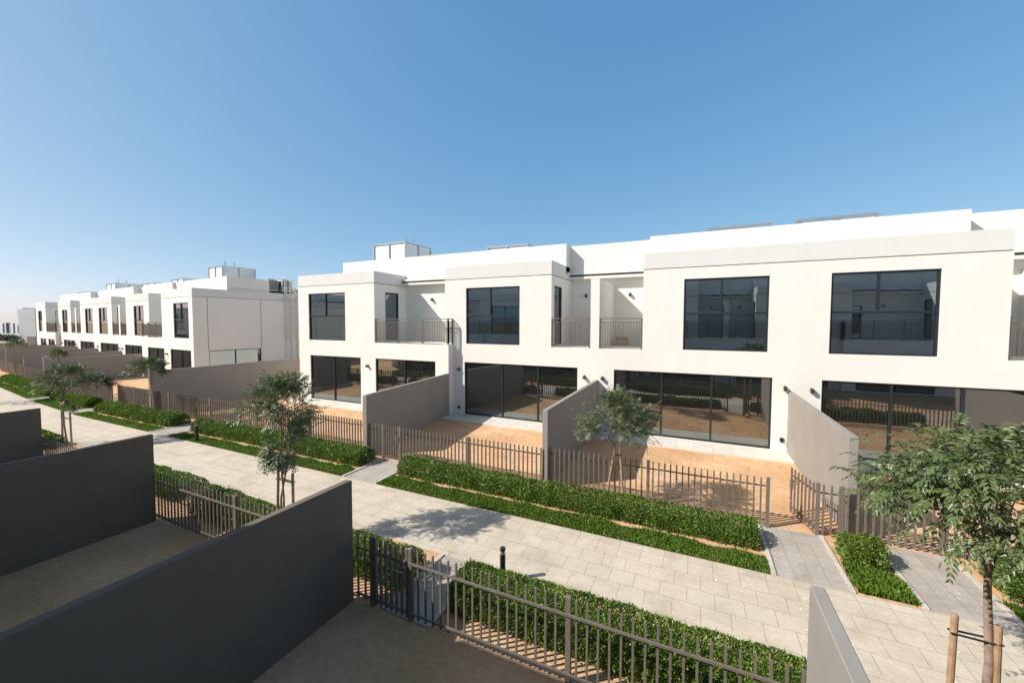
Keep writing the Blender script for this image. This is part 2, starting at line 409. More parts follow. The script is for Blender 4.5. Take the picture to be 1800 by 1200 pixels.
    # railings
    if c.get('prot'):
        xo = c.get('railout', g1)
        if c['gap_side'] == 'r': railing(root, off, [(g0 + .05, F + .06, xo - .05, F + .06), (xo - .05, F + .06, xo - .05, F + .44)])
        else: railing(root, off, [(g1 - .05, F + .06, xo + .05, F + .06), (xo + .05, F + .06, xo + .05, F + .44)])
    else: 
        a, b_ = g0 + .04, g1 - .04
        if c.get('pillar'):
            if abs(c['pillar'][0] - g0) < .01: a = c['pillar'][1] + .04
            if abs(c['pillar'][1] - g1) < .01: b_ = c['pillar'][0] - .04
        railing(root, off, [(a, F + .06, b_, F + .06)])
    return root, off

# ------------------------------------------------------------------ row layout
FY = 16.85
ROW1 = Matrix.Translation((0, FY, 0))
u3 = dict(x0=-3.95, x1=3.2, b0=-2.0, b1=3.2, g0=-4.15, g1=-2.0, f=0, bw=3.15, pillar=(-4.15, -3.77), gap_side='l', setback=True, hp=(-2.0, 3.2),
          uw=[(-.48, 2.34)], gw=[(-3.13, 2.52, [-1.24, .56])], lights=[(-3.60, 0, 2.28), (2.90, 0, 2.32), (-2.98, 3.15, 6.03)], taps=[(2.85, 0, .46)])
u2 = dict(x0=-11.15, x1=-3.95, b0=-11.65, b1=-5.93, g0=-5.93, g1=-4.15, f=0, bw=3.15, gap_side='r', plain='l', setback=True, hp=(-11.65, -5.93),
          uw=[(-10.40, -7.49)], gw=[(-10.50, -4.70, [-8.41, -6.58])], lights=[(-4.38, 0, 2.28), (-10.80, 0, 2.30), (-5.15, 3.15, 6.03)], taps=[(-10.82, 0, .38)])
u1 = dict(x0=-22.05, x1=-11.15, b0=-22.05, b1=-15.97, g0=-15.97, g1=-11.65, f=-.45, bw=2.15, gap_side='r', prot=True, end='l', stepend='r', bin=-11.65, railout=-11.15, hp=(-21.15, -11.65),
          uw=[(-21.17, -18.16)], gw=[(-21.10, -17.02, [-19.15]), (-15.93, -11.94, [-13.95])], lights=[(-16.47, -.45, 2.24), (-14.0, 2.15, 5.98)], taps=[])
u4 = mirror(u3, 3.2); u4['taps'] = []; u4['gw'] = [(3.96, 9.60, [5.82, 7.52])]; u4['uw'] = [(4.12, 6.87)]; u4['lights'] = [(3.68, 0, 2.30), (9.95, 0, 2.30), (9.4, 3.15, 6.03)]
u5 = mirror(u2, 3.2); u5['taps'] = []
u6 = mirror(u1, 3.2)
G1 = 'white two-storey townhouses across the path'
house('white end townhouse stepping forward, with corner balcony railing and panel tank on its roof', G1, ROW1, u1)
house('white townhouse just right of the corner balcony, with one square upper window', G1, ROW1, u2)
house('white townhouse with a brown carton on its balcony, left half of the widest facade', G1, ROW1, u3)
house('white townhouse at the right edge, right half of the widest facade', G1, ROW1, u4)
house('white townhouse beyond the right edge of the long facade', G1, ROW1, u5)

# far row, swung a few degrees
TH = R(5.6)
ROW2 = Matrix.Translation((-34.5, 16.85, -.2)) @ Matrix.Rotation(-TH, 4, 'Z')
G2 = 'white townhouses of the far row'
t2 = .42
A = dict(x0=-10.2, x1=0, b0=-5.7, b1=0, g0=-9.73, g1=-5.7, f=0, bw=2.57, gap_side='l', prot=True, end='r', stepend='l', bin=-9.73, railout=-10.2, hp=(-9.73, -.1), ht=2.4, hpend=5.7, depth=8.2, sidewin=True,
         uw=[(-3.4, -.68)], gw=[(-4.2, -.44, [-2.3]), (-8.9, -5.4, [-7.1])], lights=[(-4.8, 0, 2.25)])
B = dict(x0=-17.25, x1=-10.2, b0=-15.4, b1=-9.73, g0=-17.05, g1=-15.4, f=t2, bw=2.9, gap_side='l', plain='r', setback=True, hp=(-15.4, -9.73),
         uw=[(-13.4, -10.95)], gw=[(-16.0, -11.4, [-12.9, -14.4])], lights=[(-16.6, t2, 2.25), (-10.7, t2, 2.25)])
C1 = dict(x0=-24.6, x1=-17.25, b0=-24.6, b1=-19.36, g0=-19.36, g1=-17.05, f=t2, bw=2.9, gap_side='r', setback=True, pillar=(-17.43, -17.05), hp=(-24.6, -19.36),
          uw=[(-23.4, -20.7)], gw=[(-23.2, -17.8, [-21.4, -19.6])], lights=[(-17.5, t2, 2.25), (-23.9, t2, 2.25)])
C2 = mirror(C1, -24.6); C2['uw'] = [(-28.1, -25.45)]; C2['gw'] = [(-30.3, -25.3, [-27, -28.7])]
for k, v in dict(x0=-31.7, g0=-31.9).items(): C2[k] = v
C2['b0'] = -29.82; C2['hp'] = (-29.82, -24.6); C2['g1'] = -29.82; C2['pillar'] = (-31.9, -31.52)
Dd = dict(x0=-38.5, x1=-31.7, b0=-38.94, b1=-33.63, g0=-33.63, g1=-31.9, f=t2, bw=2.9, gap_side='r', plain='l', setback=True, hp=(-38.94, -33.63),
          uw=[(-37.3, -34.9)], gw=[(-37.1, -32.2, [-33.8, -35.4])], lights=[(-37.7, t2, 2.25)])
E_ = dict(x0=-47.83, x1=-38.5, b0=-47.83, b1=-42.73, g0=-42.73, g1=-38.94, f=0, bw=2.57, gap_side='r', prot=True, end='l', stepend='r', bin=-38.94, railout=-38.5, hp=(-47.0, -38.94),
          uw=[(-46.6, -44.6)], gw=[(-46.0, -42.9, [-44.4]), (-42.0, -38.9, [-40.4])], lights=[])
rootA, offA = house('nearest white townhouse of the far row, shaded blank side wall and cage ladder', G2, ROW2, A)
house('second white townhouse of the far row, past the balcony of the shaded end house', G2, ROW2, B)
house('third white townhouse of the far row, right half of the double block', G2, ROW2, C1)
house('fourth white townhouse of the far row, left half of the double block', G2, ROW2, C2)
house('fifth white townhouse of the far row, single block before the last one', G2, ROW2, Dd)
house('farthest white end townhouse of the far row at the left edge', G2, ROW2, E_)

# the row the photograph was taken from (mirrored in the glazing, shades the near gardens)
ROW0 = Matrix.Translation((-1.9, -1.13, 0)) @ Matrix.Rotation(math.pi, 4, 'Z')
G0 = 'white townhouses behind the camera'
for lb, c in (('first', u1), ('second', u2), ('third', u3), ('fourth', u4), ('fifth', u5), ('sixth', u6)):
    c = dict(c); c['taps'] = []
    house('white townhouse behind the viewpoint, %s from the right, seen only mirrored in glass' % lb, G0, ROW0, c)

ROW0B = Matrix.Translation((-42 - 48 * math.cos(TH), .25 + 48 * math.sin(TH), -.2)) @ Matrix.Rotation(math.pi - TH, 4, 'Z')
for lb, c in (('sixth', A), ('fifth', B), ('fourth', C1), ('third', C2), ('second', Dd), ('first', E_)):
    house('white townhouse behind and left of the viewpoint, %s along, seen only mirrored' % lb, G0, ROW0B, dict(c, sidewin=False))

# joint line + cage ladder on the shaded end wall
mb = MB(offA)
xs = .0
for t in (6.95, 7.45): mb.beam((xs + .12, t, 1.2), (xs + .12, t, 8.6), .05, .05)
for k in range(26): mb.beam((xs + .12, 6.95, 1.3 + k * .28), (xs + .12, 7.45, 1.3 + k * .28), .03, .03)
for z in np.arange(3.4, 8.9, .9):
    pts = [(xs + .12 + .75 * math.sin(a), 7.2 - .36 * math.cos(a), z) for a in np.linspace(0, math.pi, 9)]
    mb.tube(pts, .025, 5)
for a in np.linspace(.5, math.pi - .5, 5):
    mb.tube([(xs + .12 + .75 * math.sin(a), 7.2 - .36 * math.cos(a), 3.4), (xs + .12 + .75 * math.sin(a), 7.2 - .36 * math.cos(a), 8.8)], .016, 5)
mb.build('cage_ladder', M['cream'], rootA)
mb = MB(offA); mb.tube([(.1, 7.95, 7.6), (.25, 7.95, 7.5), (.25, 7.95, .0)], .06, 8); mb.tube([(-.4, 7.8, 8.0), (.3, 7.8, 8.0), (.3, 7.8, 7.4)], .07, 8)
mb.build('drain_pipe', M['cream'], rootA)

# ------------------------------------------------------------------ roof plant
def tank(Mrow, x0, x1, t0, t1, z0, z1, label, pipes=True, group='panel water tanks on the roofs'):
    off = ((x0 + x1) / 2, (t0 + t1) / 2, z0)
    root = empty('water_tank', Mrow @ Matrix.Translation(off)); tag(root, label, 'water tank', group)
    mb = MB(off); nx, ny = 2, 2
    e = .04
    mb.box(x0 + e, x1 - e, t0 + e, t1 - e, z0, z1 - .03)
    # embossed panels: shallow pyramids
    def emb(Pf, u0, u1):
        zc0, zc1 = z0 + .05, z1 - .06
        a, b, c_, d = Pf(u0, zc0, 0), Pf(u1, zc0, 0), Pf(u1, zc1, 0), Pf(u0, zc1, 0); m = Pf((u0 + u1) / 2, (zc0 + zc1) / 2, -.05)
        for q in ((a, b), (b, c_), (c_, d), (d, a)): mb.f.append((mb.V(q[0]), mb.V(q[1]), mb.V(m)))
    for k in range(nx):
        u0 = x0 + (x1 - x0) * k / nx; u1 = x0 + (x1 - x0) * (k + 1) / nx
        emb(lambda u, z, d: (u, t0 + e - .005 + d, z), u0 + .07, u1 - .07)
    for k in range(ny):
        u0 = t0 + (t1 - t0) * k / ny; u1 = t0 + (t1 - t0) * (k + 1) / ny
        emb(lambda u, z, d: (x1 - e + .005 - d, u, z), u0 + .07, u1 - .07)
    mb.build('tank_body', M['tank'], root)
    fr = MB(off); s = .035
    for x in [x0 + (x1 - x0) * k / nx for k in range(nx + 1)]:
        for t in ((t0, t1)): fr.box(x - s, x + s, t - s, t + s, z0, z1)
    for t in [t0 + (t1 - t0) * k / ny for k in range(1, ny)]:
        for x in (x0, x1): fr.box(x - s, x + s, t - s, t + s, z0, z1)
    for t in (t0, t1): fr.box(x0 - s, x1 + s, t - s - .004, t + s + .004, z1, z1 + .06)
    for x in (x0, x1): fr.box(x - s - .004, x + s + .004, t0 + s, t1 - s, z1 + .001, z1 + .058)
    fr.build('tank_frame', M['steel'], root)
    if pipes:
        pp = MB(off)
        for dx in (.55, 1.05): 
            X = x1 - dx * .25; T = t0 + (.3 if dx < 1 else 1.1)
            pp.tube([(X, T, z1), (X, T, z1 + .42), (X - .06, T, z1 + .5), (X - .14, T, z1 + .44)], .03, 6)
        pp.build('vent_pipe', M['blue_cap'], root)
    return root
tank(ROW1, -20.40, -17.66, 4.15, 6.9, 7.62, 9.97, 'white panel water tank with two vent pipes above the stepped-forward end house')
tank(ROW1, -11.15, -8.62, 3.6, 6.2, 7.62, 8.98, 'low white tank top showing above the parapet left of the notched roofline', False)
tank(ROW1, .32, 2.80, 3.6, 6.2, 7.62, 8.95, 'low white tank top above the long facade, the left one of the pair', False)
tank(ROW1, 3.80, 6.38, 3.6, 6.2, 7.62, 8.97, 'low white tank top above the long facade, the right one of the pair', False)
tank(ROW2, -7.1, -4.5, 4.0, 6.75, 7.62, 9.86, 'grey and white panel tank on the shaded end house of the far row')
tank(ROW2, -14.1, -11.4, 3.6, 6.0, 7.62, 9.1, 'low tank top above the second townhouse of the far row', False)
tank(ROW2, -22.8, -19.6, 3.9, 6.4, 7.62, 9.12, 'low tank top above the third townhouse of the far row', False)
tank(ROW2, -36.0, -32.6, 4.2, 6.8, 7.62, 9.75, 'panel tank standing tall on the fifth townhouse of the far row')
tank(ROW2, -45.8, -42.3, 3.6, 6.4, 7.62, 9.0, 'low tank top on the farthest end townhouse of the far row', False)

def ac_unit(Mrow, x, t, z, label):
    root = empty('air_conditioner', Mrow @ Matrix.Translation((x, t, z))); tag(root, label, 'air conditioner', 'air conditioners on the far row roof')
    mb = MB(); mb.bev(-.5, .5, -.45, .45, .12, 1.1, .03); mb.box(-.45, -.35, -.4, .4, 0, .12); mb.box(.35, .45, -.4, .4, 0, .12); mb.build('casing', M['acwhite'], root)
    g = MB()
    for k in range(12): g.box(.505, .53, -.38, .38, .22 + k * .068, .25 + k * .068); g.box(-.4, .4, -.48, -.455, .22 + k * .068, .25 + k * .068)
    g.build('grille', M['dark'], root)
    f = MB(); f.tube([(0, 0, 1.1), (0, 0, 1.16)], .36, 20); f.build('fan_housing', M['slot'], root)
ac_unit(ROW2, -1.5, 6.5, 7.62, 'white rooftop air conditioner with dark grille nearest the far row tank')
ac_unit(ROW2, -1.1, 7.55, 7.62, 'white rooftop air conditioner beside the cage ladder top')

# carton on balcony
mb = MB(); mb.bev(-.25, .25, -.2, .2, 0, .42, .01)
o = mb.build('carton', M['carton']); o.location = (-3.28, 19.55, 3.56); tag(o, 'brown carton standing on the balcony floor behind the railing', 'carton')
mb = MB(); mb.box(-.2, .2, -.201, -.2005, .18, .24); mb.build('tape', M['cream'], o)

# ------------------------------------------------------------------ ground
X_B = -28.0
def zdrop(x):
    s = max(0., X_B - x); return -.2 * min(1., s / 8.)
def warp(x, y, z=0.):
    s = max(0., X_B - x); return (x, y + .098 * s, z + zdrop(x))
def strip(mb, x0, x1, y0, y1, z, step=2.0):
    xs = [x0]
    if x0 < X_B: 
        n = max(1, int((min(x1, X_B) - x0) / step)); xs = list(np.linspace(x0, min(x1, X_B), n + 1))
    if x1 > X_B: xs.append(x1)
    for a, b in zip(xs[:-1], xs[1:]):
        mb.quad(warp(a, y0, z), warp(b, y0, z), warp(b, y1, z), warp(a, y1, z))
g = MB(); XS = [-4000, -36, -28, 4000]; YS = [-4000, 0, 4000]
for a, b in zip(XS[:-1], XS[1:]):
    for c, d in zip(YS[:-1], YS[1:]):
        g.quad((a, c, zdrop(a)), (b, c, zdrop(b)), (b, d, zdrop(b)), (a, d, zdrop(a)))
tag(g.build('ground', M['sand']), kind='structure')
PY0, PY1 = 6.36, 8.42
g = MB(); strip(g, -110, 30, PY0 + .21, PY1 - .21, .012); tag(g.build('path', M['path']), kind='structure')
g = MB(); strip(g, -110, 30, PY0, PY0 + .21, .011); strip(g, -110, 30, PY1 - .21, PY1, .011); tag(g.build('path_border', M['path_edge']), kind='structure')

# cross slabs with pale edging
slabs = [(3.50, 4.58, 8.42, 10.55), (1.42, 2.50, 8.42, 10.45), (-9.50, -8.32, 8.42, 10.15), (-20.75, -19.45, 8.42, 10.2), (-29.6, -28.3, 8.42, 10.2), (-37.8, -36.6, 8.42, 10.2),
         (-4.44, -3.62, 4.70, 6.36), (2.1, 3.3, 4.7, 6.36) , (-11.9, -11.0, 4.7, 6.36)]
g = MB(); k = MB()
for a, b, c, d in slabs[:7]:
    strip(g, a, b, c, d, .010)
    for e in (a - .07, b):
        for q in (0,):
            p0 = warp(e, c + .02 if c > 8 else c); p1 = warp(e + .07, d)
            k.box(p0[0], p1[0], p0[1], p1[1], p0[2], p0[2] + .035)
tag(g.build('garden_paths', M['slab']), kind='structure')
tag(k.build('path_edging', M['kerb']), kind='structure')

# patio strips by the houses
g = MB()
for a, b in ((-3.70, 3.10), (-11.1, -3.85), (3.30, 10.0)): g.box(a, b, 15.60, FY - .003, 0, .05)
g.box(-22.0, -11.3, 15.2, FY - .45 - .003, 0, .05)
tag(g.build('patio', M['tile']), kind='structure')

# ------------------------------------------------------------------ garden walls
def gwall(x0, y0, x1, y1, h, th, mat, label, group, z=0.):
    root = MB(((x0 + x1) / 2, (y0 + y1) / 2, z))
    L = Vector((x1 - x0, y1 - y0, 0)); n = Vector((-L.y, L.x, 0)).normalized() * th / 2; c = .008
    P0, P1 = Vector((x0, y0, 0)), Vector((x1, y1, 0)); d = L.normalized() * c; m = n * (1 - 2 * c / th)
    b = [P0 - n, P1 - n, P1 + n, P0 + n]; t = [P0 - m + d, P1 - m - d, P1 + m - d, P0 + m + d]
    A_ = [root.V((p.x, p.y, z - .05)) for p in b]; B_ = [root.V((p.x, p.y, z + h - c)) for p in b]; C_ = [root.V((p.x, p.y, z + h)) for p in t]
    for i in range(4):
        j = (i + 1) % 4; root.f.append((A_[i], A_[j], B_[j], B_[i])); root.f.append((B_[i], B_[j], C_[j], C_[i]))
    root.f.append(tuple(C_))
    o = root.build('garden_wall', mat); o.location = ((x0 + x1) / 2, (y0 + y1) / 2, z)
    tag(o, label, 'garden wall', group); return o
GW = 'taupe garden walls across the path'
gwall(3.10, 10.66, 3.08, 16.845, 2.21, .15, M['wall_grey'], 'sunlit pale garden wall left of the big leafy tree on the right', GW)
gwall(-3.78, 10.28, -3.86, 16.845, 2.20, .15, M['wall_grey'], 'taupe garden wall just left of the grey-green tree, ending at the two wall lamps', GW)
gwall(-10.36, 10.12, -11.19, 16.395, 2.12, .15, M['wall_grey'], 'taupe garden wall under the corner balcony', GW)
gwall(10.15, 10.66, 10.15, 16.845, 2.21, .15, M['wall_grey'], 'garden wall beyond the right edge of the photo', GW)
gwall(-24.85, 10.15, -25.35, 19.9, 2.17, .15, M['wall_grey'], 'longest taupe garden wall, in front of the shaded blank side of the far row', GW)
far_walls = [(10.4, 'first'), (17.0, 'second'), (24.2, 'third'), (31.5, 'fourth'), (38.4, 'fifth'), (48.0, 'sixth')]
def r2(s, t): 
    v = ROW2 @ Vector((-s, t, 0)); return v.x, v.y
for s, nm in far_walls:
    a = r2(s, -5.75); b = r2(s, .41 if 10 < s < 40 and s != 10.4 and s != 38.4 else -.004)
    gwall(a[0], a[1], b[0], b[1], 2.04, .15, M['wall_grey'], 'garden wall of the far row, %s beyond the longest wall' % nm, GW, -.2)
GN = 'shade-darkened grey garden walls on the near side'
gwall(-5.13, -1.3, -5.13, 4.66, 2.03, .12, M['shaded_grey'], 'big shade-darkened grey garden wall filling the bottom left corner', GN)
gwall(-11.38, -1.3, -11.38, 4.66, 2.03, .12, M['shaded_grey'], 'shade-darkened grey garden wall behind the biggest one, at the left', GN)
gwall(-17.85, -1.3, -17.85, 4.66, 2.03, .12, M['shaded_grey'], 'shade-darkened grey garden wall farthest along the near side, cut by the left edge', GN)
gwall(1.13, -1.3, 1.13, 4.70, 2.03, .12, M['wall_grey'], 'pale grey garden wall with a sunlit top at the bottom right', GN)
gwall(-24.2, -1.3, -24.2, 4.66, 2.03, .12, M['shaded_grey'], 'garden wall of the near side beyond the left edge', GN)

# ------------------------------------------------------------------ fences
def fence(x0, x1, y, inner, label, group, posts=(), gate=None, h=1.13, step=.1365, opened=False, bw=.0155, bd=.020):
    """inner: +1 rails on +y side; gate (g0,g1,hinge) left out of the panels"""
    a = warp(x0, y); root = empty('picket_fence', loc=a); tag(root, label, 'fence', group); off = a
    segs = [(x0, x1)] if not gate else [(x0, gate[0]), (gate[1], x1)]
    for s0, s1 in segs:
        if s1 - s0 < .05: continue
        mb = MB(off); n = max(1, int(round((s1 - s0) / step)))
        for k in range(n + 1):
            x = s0 + (s1 - s0) * k / n
            if any(abs(x - p) < .05 for p in posts): continue
            px, py, pz = warp(x, y)
            mb.bev(px - bw, px + bw, py - bd, py + bd, pz + .04, pz + h, .003)
        mb.build('pickets', M['fence'], root)
        for z in (.93, .15):
            r = MB(off); m = 1 if s0 >= X_B or s1 <= X_B else 1
            p, q = warp(s0, y, z), warp(s1, y, z); d = inner * .045
            r.beam((p[0], p[1] + d, p[2]), (q[0], q[1] + d, q[2]), .027, .028); r.build('rail', M['fence'], root)
    for p_ in posts:
        px, py, pz = warp(p_, y); mb = MB(off); mb.bev(px - .033, px + .033, py - .033, py + .033, pz - .02, pz + h + .02, .006); mb.build('post', M['fence'], root)
    if gate:
        g0, g1 = gate[0], gate[1]
        gt = MB(off)
        if not opened:
            a0, a1 = warp(g0 + .07, y), warp(g1 - .07, y)
        else:
            hx = g1; a0 = (hx - .03, y + .05, 0); a1 = (hx - .27, y + .93, 0)
        n = 6
        for k in range(n + 1):
            t = k / n; px, py, pz = [a0[i] + (a1[i] - a0[i]) * t for i in range(3)]
            w = .019 if k in (0, n) else bw
            gt.bev(px - w, px + w, py - .025, py + .025, pz + .04, pz + h, .004)
        d = inner * .045 if not opened else 0
        for z in (.93, .15): gt.beam((a0[0] + (0.04 if opened else 0), a0[1] + d, a0[2] + z), (a1[0] + (.04 if opened else 0), a1[1] + d, a1[2] + z), .035, .04)
        go = gt.build('gate', M['fence'], root)
        hd = MB(off)
        px, py, pz = a1 if gate[2] == 'r' or opened else a0
        s = -1 if gate[2] == 'r' and not opened else 1
        hd.box(px - .03, px + .03, py - .05, py + .05, pz + .62, pz + .84)
        for yy in (-.09, .09): hd.tube([(px, py, pz + .78), (px, py + yy, pz + .78), (px + s * .15, py + yy, pz + .78)], .011, 6)
        hd.build('handle', M['lock'], go)
    return root
GF = 'picket fences across the path'
fence(-3.66, 1.54, 10.42, 1, 'picket fence in front of the grey-green tree, ending at the open gate', GF, posts=(-1.04, 1.54))
fence(2.48, 3.00, 10.52, 1, 'short piece of picket fence with the open gate leaf, left of the sunlit garden wall', GF, posts=(2.48, 2.91), gate=(1.6, 2.44, 'r'), opened=True)
fence(3.20, 10.0, 10.62, 1, 'picket fence behind the big leafy tree on the right', GF, posts=(4.52, 5.42, 8.0), gate=(4.52, 5.42, 'l'))
fence(-10.25, -3.88, 10.24, 1, 'picket fence between the wall under the corner balcony and the next wall', GF, bw=.016, posts=(-9.66, -8.90, -6.26), gate=(-9.66, -8.90, 'r'))
fence(-24.75, -10.48, 10.45, 1, 'longest picket fence, in front of the stepped-forward end house', GF, bw=.018, posts=(-23.7, -21.35, -20.18, -16.8, -13.6), gate=(-21.35, -20.18, 'r'))
fence(-29.4, -25.0, 10.5, 1, 'picket fence left of the longest garden wall, with a thin post', GF, bw=.02, posts=(-27.3, -29.4))
fence(-34.6, -30.3, 10.45, 1, 'picket fence of the far row behind the rounded dark shrub', GF, posts=(-30.3,))
fence(-46.9, -34.8, 10.45, 1, 'picket fence of the far row, second garden from its corner', GF, posts=(-38., -42.3, -46.9))
fence(-62.0, -47.2, 10.45, 1, 'picket fence of the far row running out at the left edge', GF, posts=(-52.5, -57.))
GFN = 'picket fences on the near side'
fence(-5.02, 1.05, 4.72, -1, 'nearest picket fence with the latched gate, at the bottom centre', GFN, bd=.012, bw=.0135, posts=(-4.70, -3.92, -1.40), gate=(-4.70, -3.92, 'r'))
fence(-11.28, -5.22, 4.70, -1, 'half-lit picket fence between the two shade-darkened garden walls', GFN, bd=.012, bw=.0135, posts=(-8.3,))
fence(-17.75, -11.48, 4.70, -1, 'picket fence in the gap beside the far-left dark wall', GFN, bd=.012, bw=.0135, posts=(-14.6,))
fence(-24.1, -17.95, 4.70, -1, 'picket fence of the near side behind the left tree', GFN, bd=.012, bw=.0135, posts=(-21.,))
fence(1.25, 7.4, 4.74, -1, 'picket fence right of the pale grey wall, at the bottom right corner', GFN, bd=.012, bw=.0135, posts=(2.0, 2.8))

# ------------------------------------------------------------------ vegetation
rng = np.random.default_rng(11)
def leaf_mesh(name, C, D, N, L, Wd, mat, parent=None, fold=.25):
    """C base points, D unit directions, N unit normals, L lengths, Wd widths"""
    S = np.cross(D, N); S /= (np.linalg.norm(S, axis=1, keepdims=True) + 1e-9); N2 = np.cross(S, D)
    L = L[:, None]; W = Wd[:, None]
    a = C; b = C + D * L * .45 + S * W * .5 + N2 * W * fold; t = C + D * L - N2 * L * .12; d = C + D * L * .45 - S * W * .5 + N2 * W * fold
    n = len(C); V = np.stack([a, b, t, d], 1).reshape(-1, 3).astype(np.float32)
    me = bpy.data.meshes.new(name); me.vertices.add(4 * n); me.vertices.foreach_set('co', V.ravel())
    idx = np.arange(4 * n, dtype=np.int32).reshape(n, 4)
    tri = np.concatenate([idx[:, [0, 1, 2]], idx[:, [0, 2, 3]]], 0).astype(np.int32)
    me.loops.add(tri.size); me.loops.foreach_set('vertex_index', tri.ravel())
    me.polygons.add(len(tri)); me.polygons.foreach_set('loop_start', np.arange(0, tri.size, 3, dtype=np.int32))
    me.polygons.foreach_set('loop_total', np.full(len(tri), 3, dtype=np.int32))
    me.materials.append(mat); me.update(calc_edges=True); me.validate()
    o = bpy.data.objects.new(name, me); COL.objects.link(o)
    if parent is not None: o.parent = parent
    return o
def unit(v): return v / (np.linalg.norm(v, axis=1, keepdims=True) + 1e-9)

def vnoise(x, s=1.): return mnoise.noise(Vector((x * s, s * 3.1, 7.7)))

def hedge(x0, x1, y0, y1, h, label, dens=1500, leaf=.045, seed=0, group='clipped shrub hedges along the path', lump=.6):
    r = np.random.default_rng(100 + seed)
    o0 = np.array(warp((x0 + x1) / 2, (y0 + y1) / 2))
    Ln = x1 - x0; cx = (y0 + y1) / 2; ry = (y1 - y0) / 2
    nf, nb, nt_ = [int(Ln * a_ * dens) for a_ in (h * 1.5, h * .5, (y1 - y0) * 1.15)]
    ne = int((y1 - y0) * h * dens * 1.5)
    n = nf + nb + nt_ + 2 * ne
    dep = np.abs(r.normal(0, .06, n)) + np.where(r.uniform(0, 1, n) < .3, r.uniform(0, .25, n), 0) - .02
    dep -= np.where(r.uniform(0, 1, n) < .04, r.uniform(0, .12, n), 0)
    u = r.uniform(x0, x1, n); v = r.uniform(-1, 1, n) * ry; z = r.uniform(.0, 1, n) * h
    nx = np.zeros(n); ny = np.zeros(n); nz = np.zeros(n)
    i0, i1, i2, i3 = nf, nf + nb, nf + nb + nt_, nf + nb + nt_ + ne
    v[:i0] = -ry + dep[:i0]; ny[:i0] = -1
    v[i0:i1] = ry - dep[i0:i1]; ny[i0:i1] = 1
    z[i1:i2] = h - dep[i1:i2]; nz[i1:i2] = 1
    u[i2:i3] = x0 + dep[i2:i3]; nx[i2:i3] = -1
    u[i3:] = x1 - dep[i3:]; nx[i3:] = 1
    # individual shrubs: scallops along the row and a rounded section
    m = max(2, int(Ln / .55)); cs = np.linspace(x0 + .2, x1 - .2, m) + r.uniform(-.12, .12, m); ch = 1 + lump * r.uniform(-.22, .12, m); cr = 1 + lump * r.uniform(-.16, .10, m)
    k = np.argmin(np.abs(u[:, None] - cs[None, :]) + r.uniform(0, .10, (n, m)), axis=1)
    du = np.clip(np.abs(u - cs[k]) / .42, 0, 1); sc = 1 - .22 * lump * du ** 2
    q = np.abs(v) / ry; tz = z / h
    z = z * ch[k] * sc * (1 - .20 * q ** 3)
    v = v * cr[k] * (1 - .13 * du ** 2) * (1 - .22 * tz ** 4) * (.90 + .10 * np.minimum(1, tz * 3))
    C = np.stack([u, cx + v, np.maximum(z, .01)], 1)
    sx = np.maximum(0, X_B - u); C[:, 1] += .098 * sx; C[:, 2] += -.2 * np.minimum(1, sx / 8)
    D = unit(np.stack([nx, ny, nz], 1) * .7 + r.normal(0, .6, (n, 3)) + np.array([0, 0, .35])); N = unit(np.cross(D, unit(r.normal(0, 1, (n, 3)))) + np.array([0, -.1, .6]))
    L = r.uniform(.65, 1.3, n) * leaf
    o = leaf_mesh('hedge', C - o0, D, N, L, L * .58, M['hedge']); o.location = o0
    # dense inner twigs and leaves, one knobbly body joined into the same mesh
    me = o.data; V = []; F_ = []; nx_ = max(6, int(Ln / .16)); na = 9
    for i in range(nx_ + 1):
        xx = x0 + .12 + (Ln - .24) * i / nx_; en = min(1., .35 + min(i, nx_ - i) * .4)
        for j in range(na):
            a_ = math.pi * j / (na - 1); w_ = 1 + .10 * mnoise.noise(Vector((xx * 4.1, a_ * 3, seed)))
            yy = cx - math.copysign(abs(math.cos(a_)) ** .5, math.cos(a_)) * ry * .70 * w_ * en; zz = math.sin(a_) ** .5 * h * .62 * w_ * en if 0 < j < na - 1 else 0.
            V.append(tuple(np.array(warp(xx, yy, zz)) - o0))
    for i in range(nx_):
        for j in range(na - 1): F_.append((i * na + j, i * na + j + 1, (i + 1) * na + j + 1, (i + 1) * na + j))
    F_.append(tuple(range(na))); F_.append(tuple(nx_ * na + j for j in reversed(range(na))))
    import bmesh
    bm = bmesh.new(); bm.from_mesh(me); vs = [bm.verts.new(p) for p in V]
    for f_ in F_: bm.faces.new([vs[k_] for k_ in f_])
    bm.to_mesh(me); bm.free()
    tag(o, label, 'hedge', group); return o

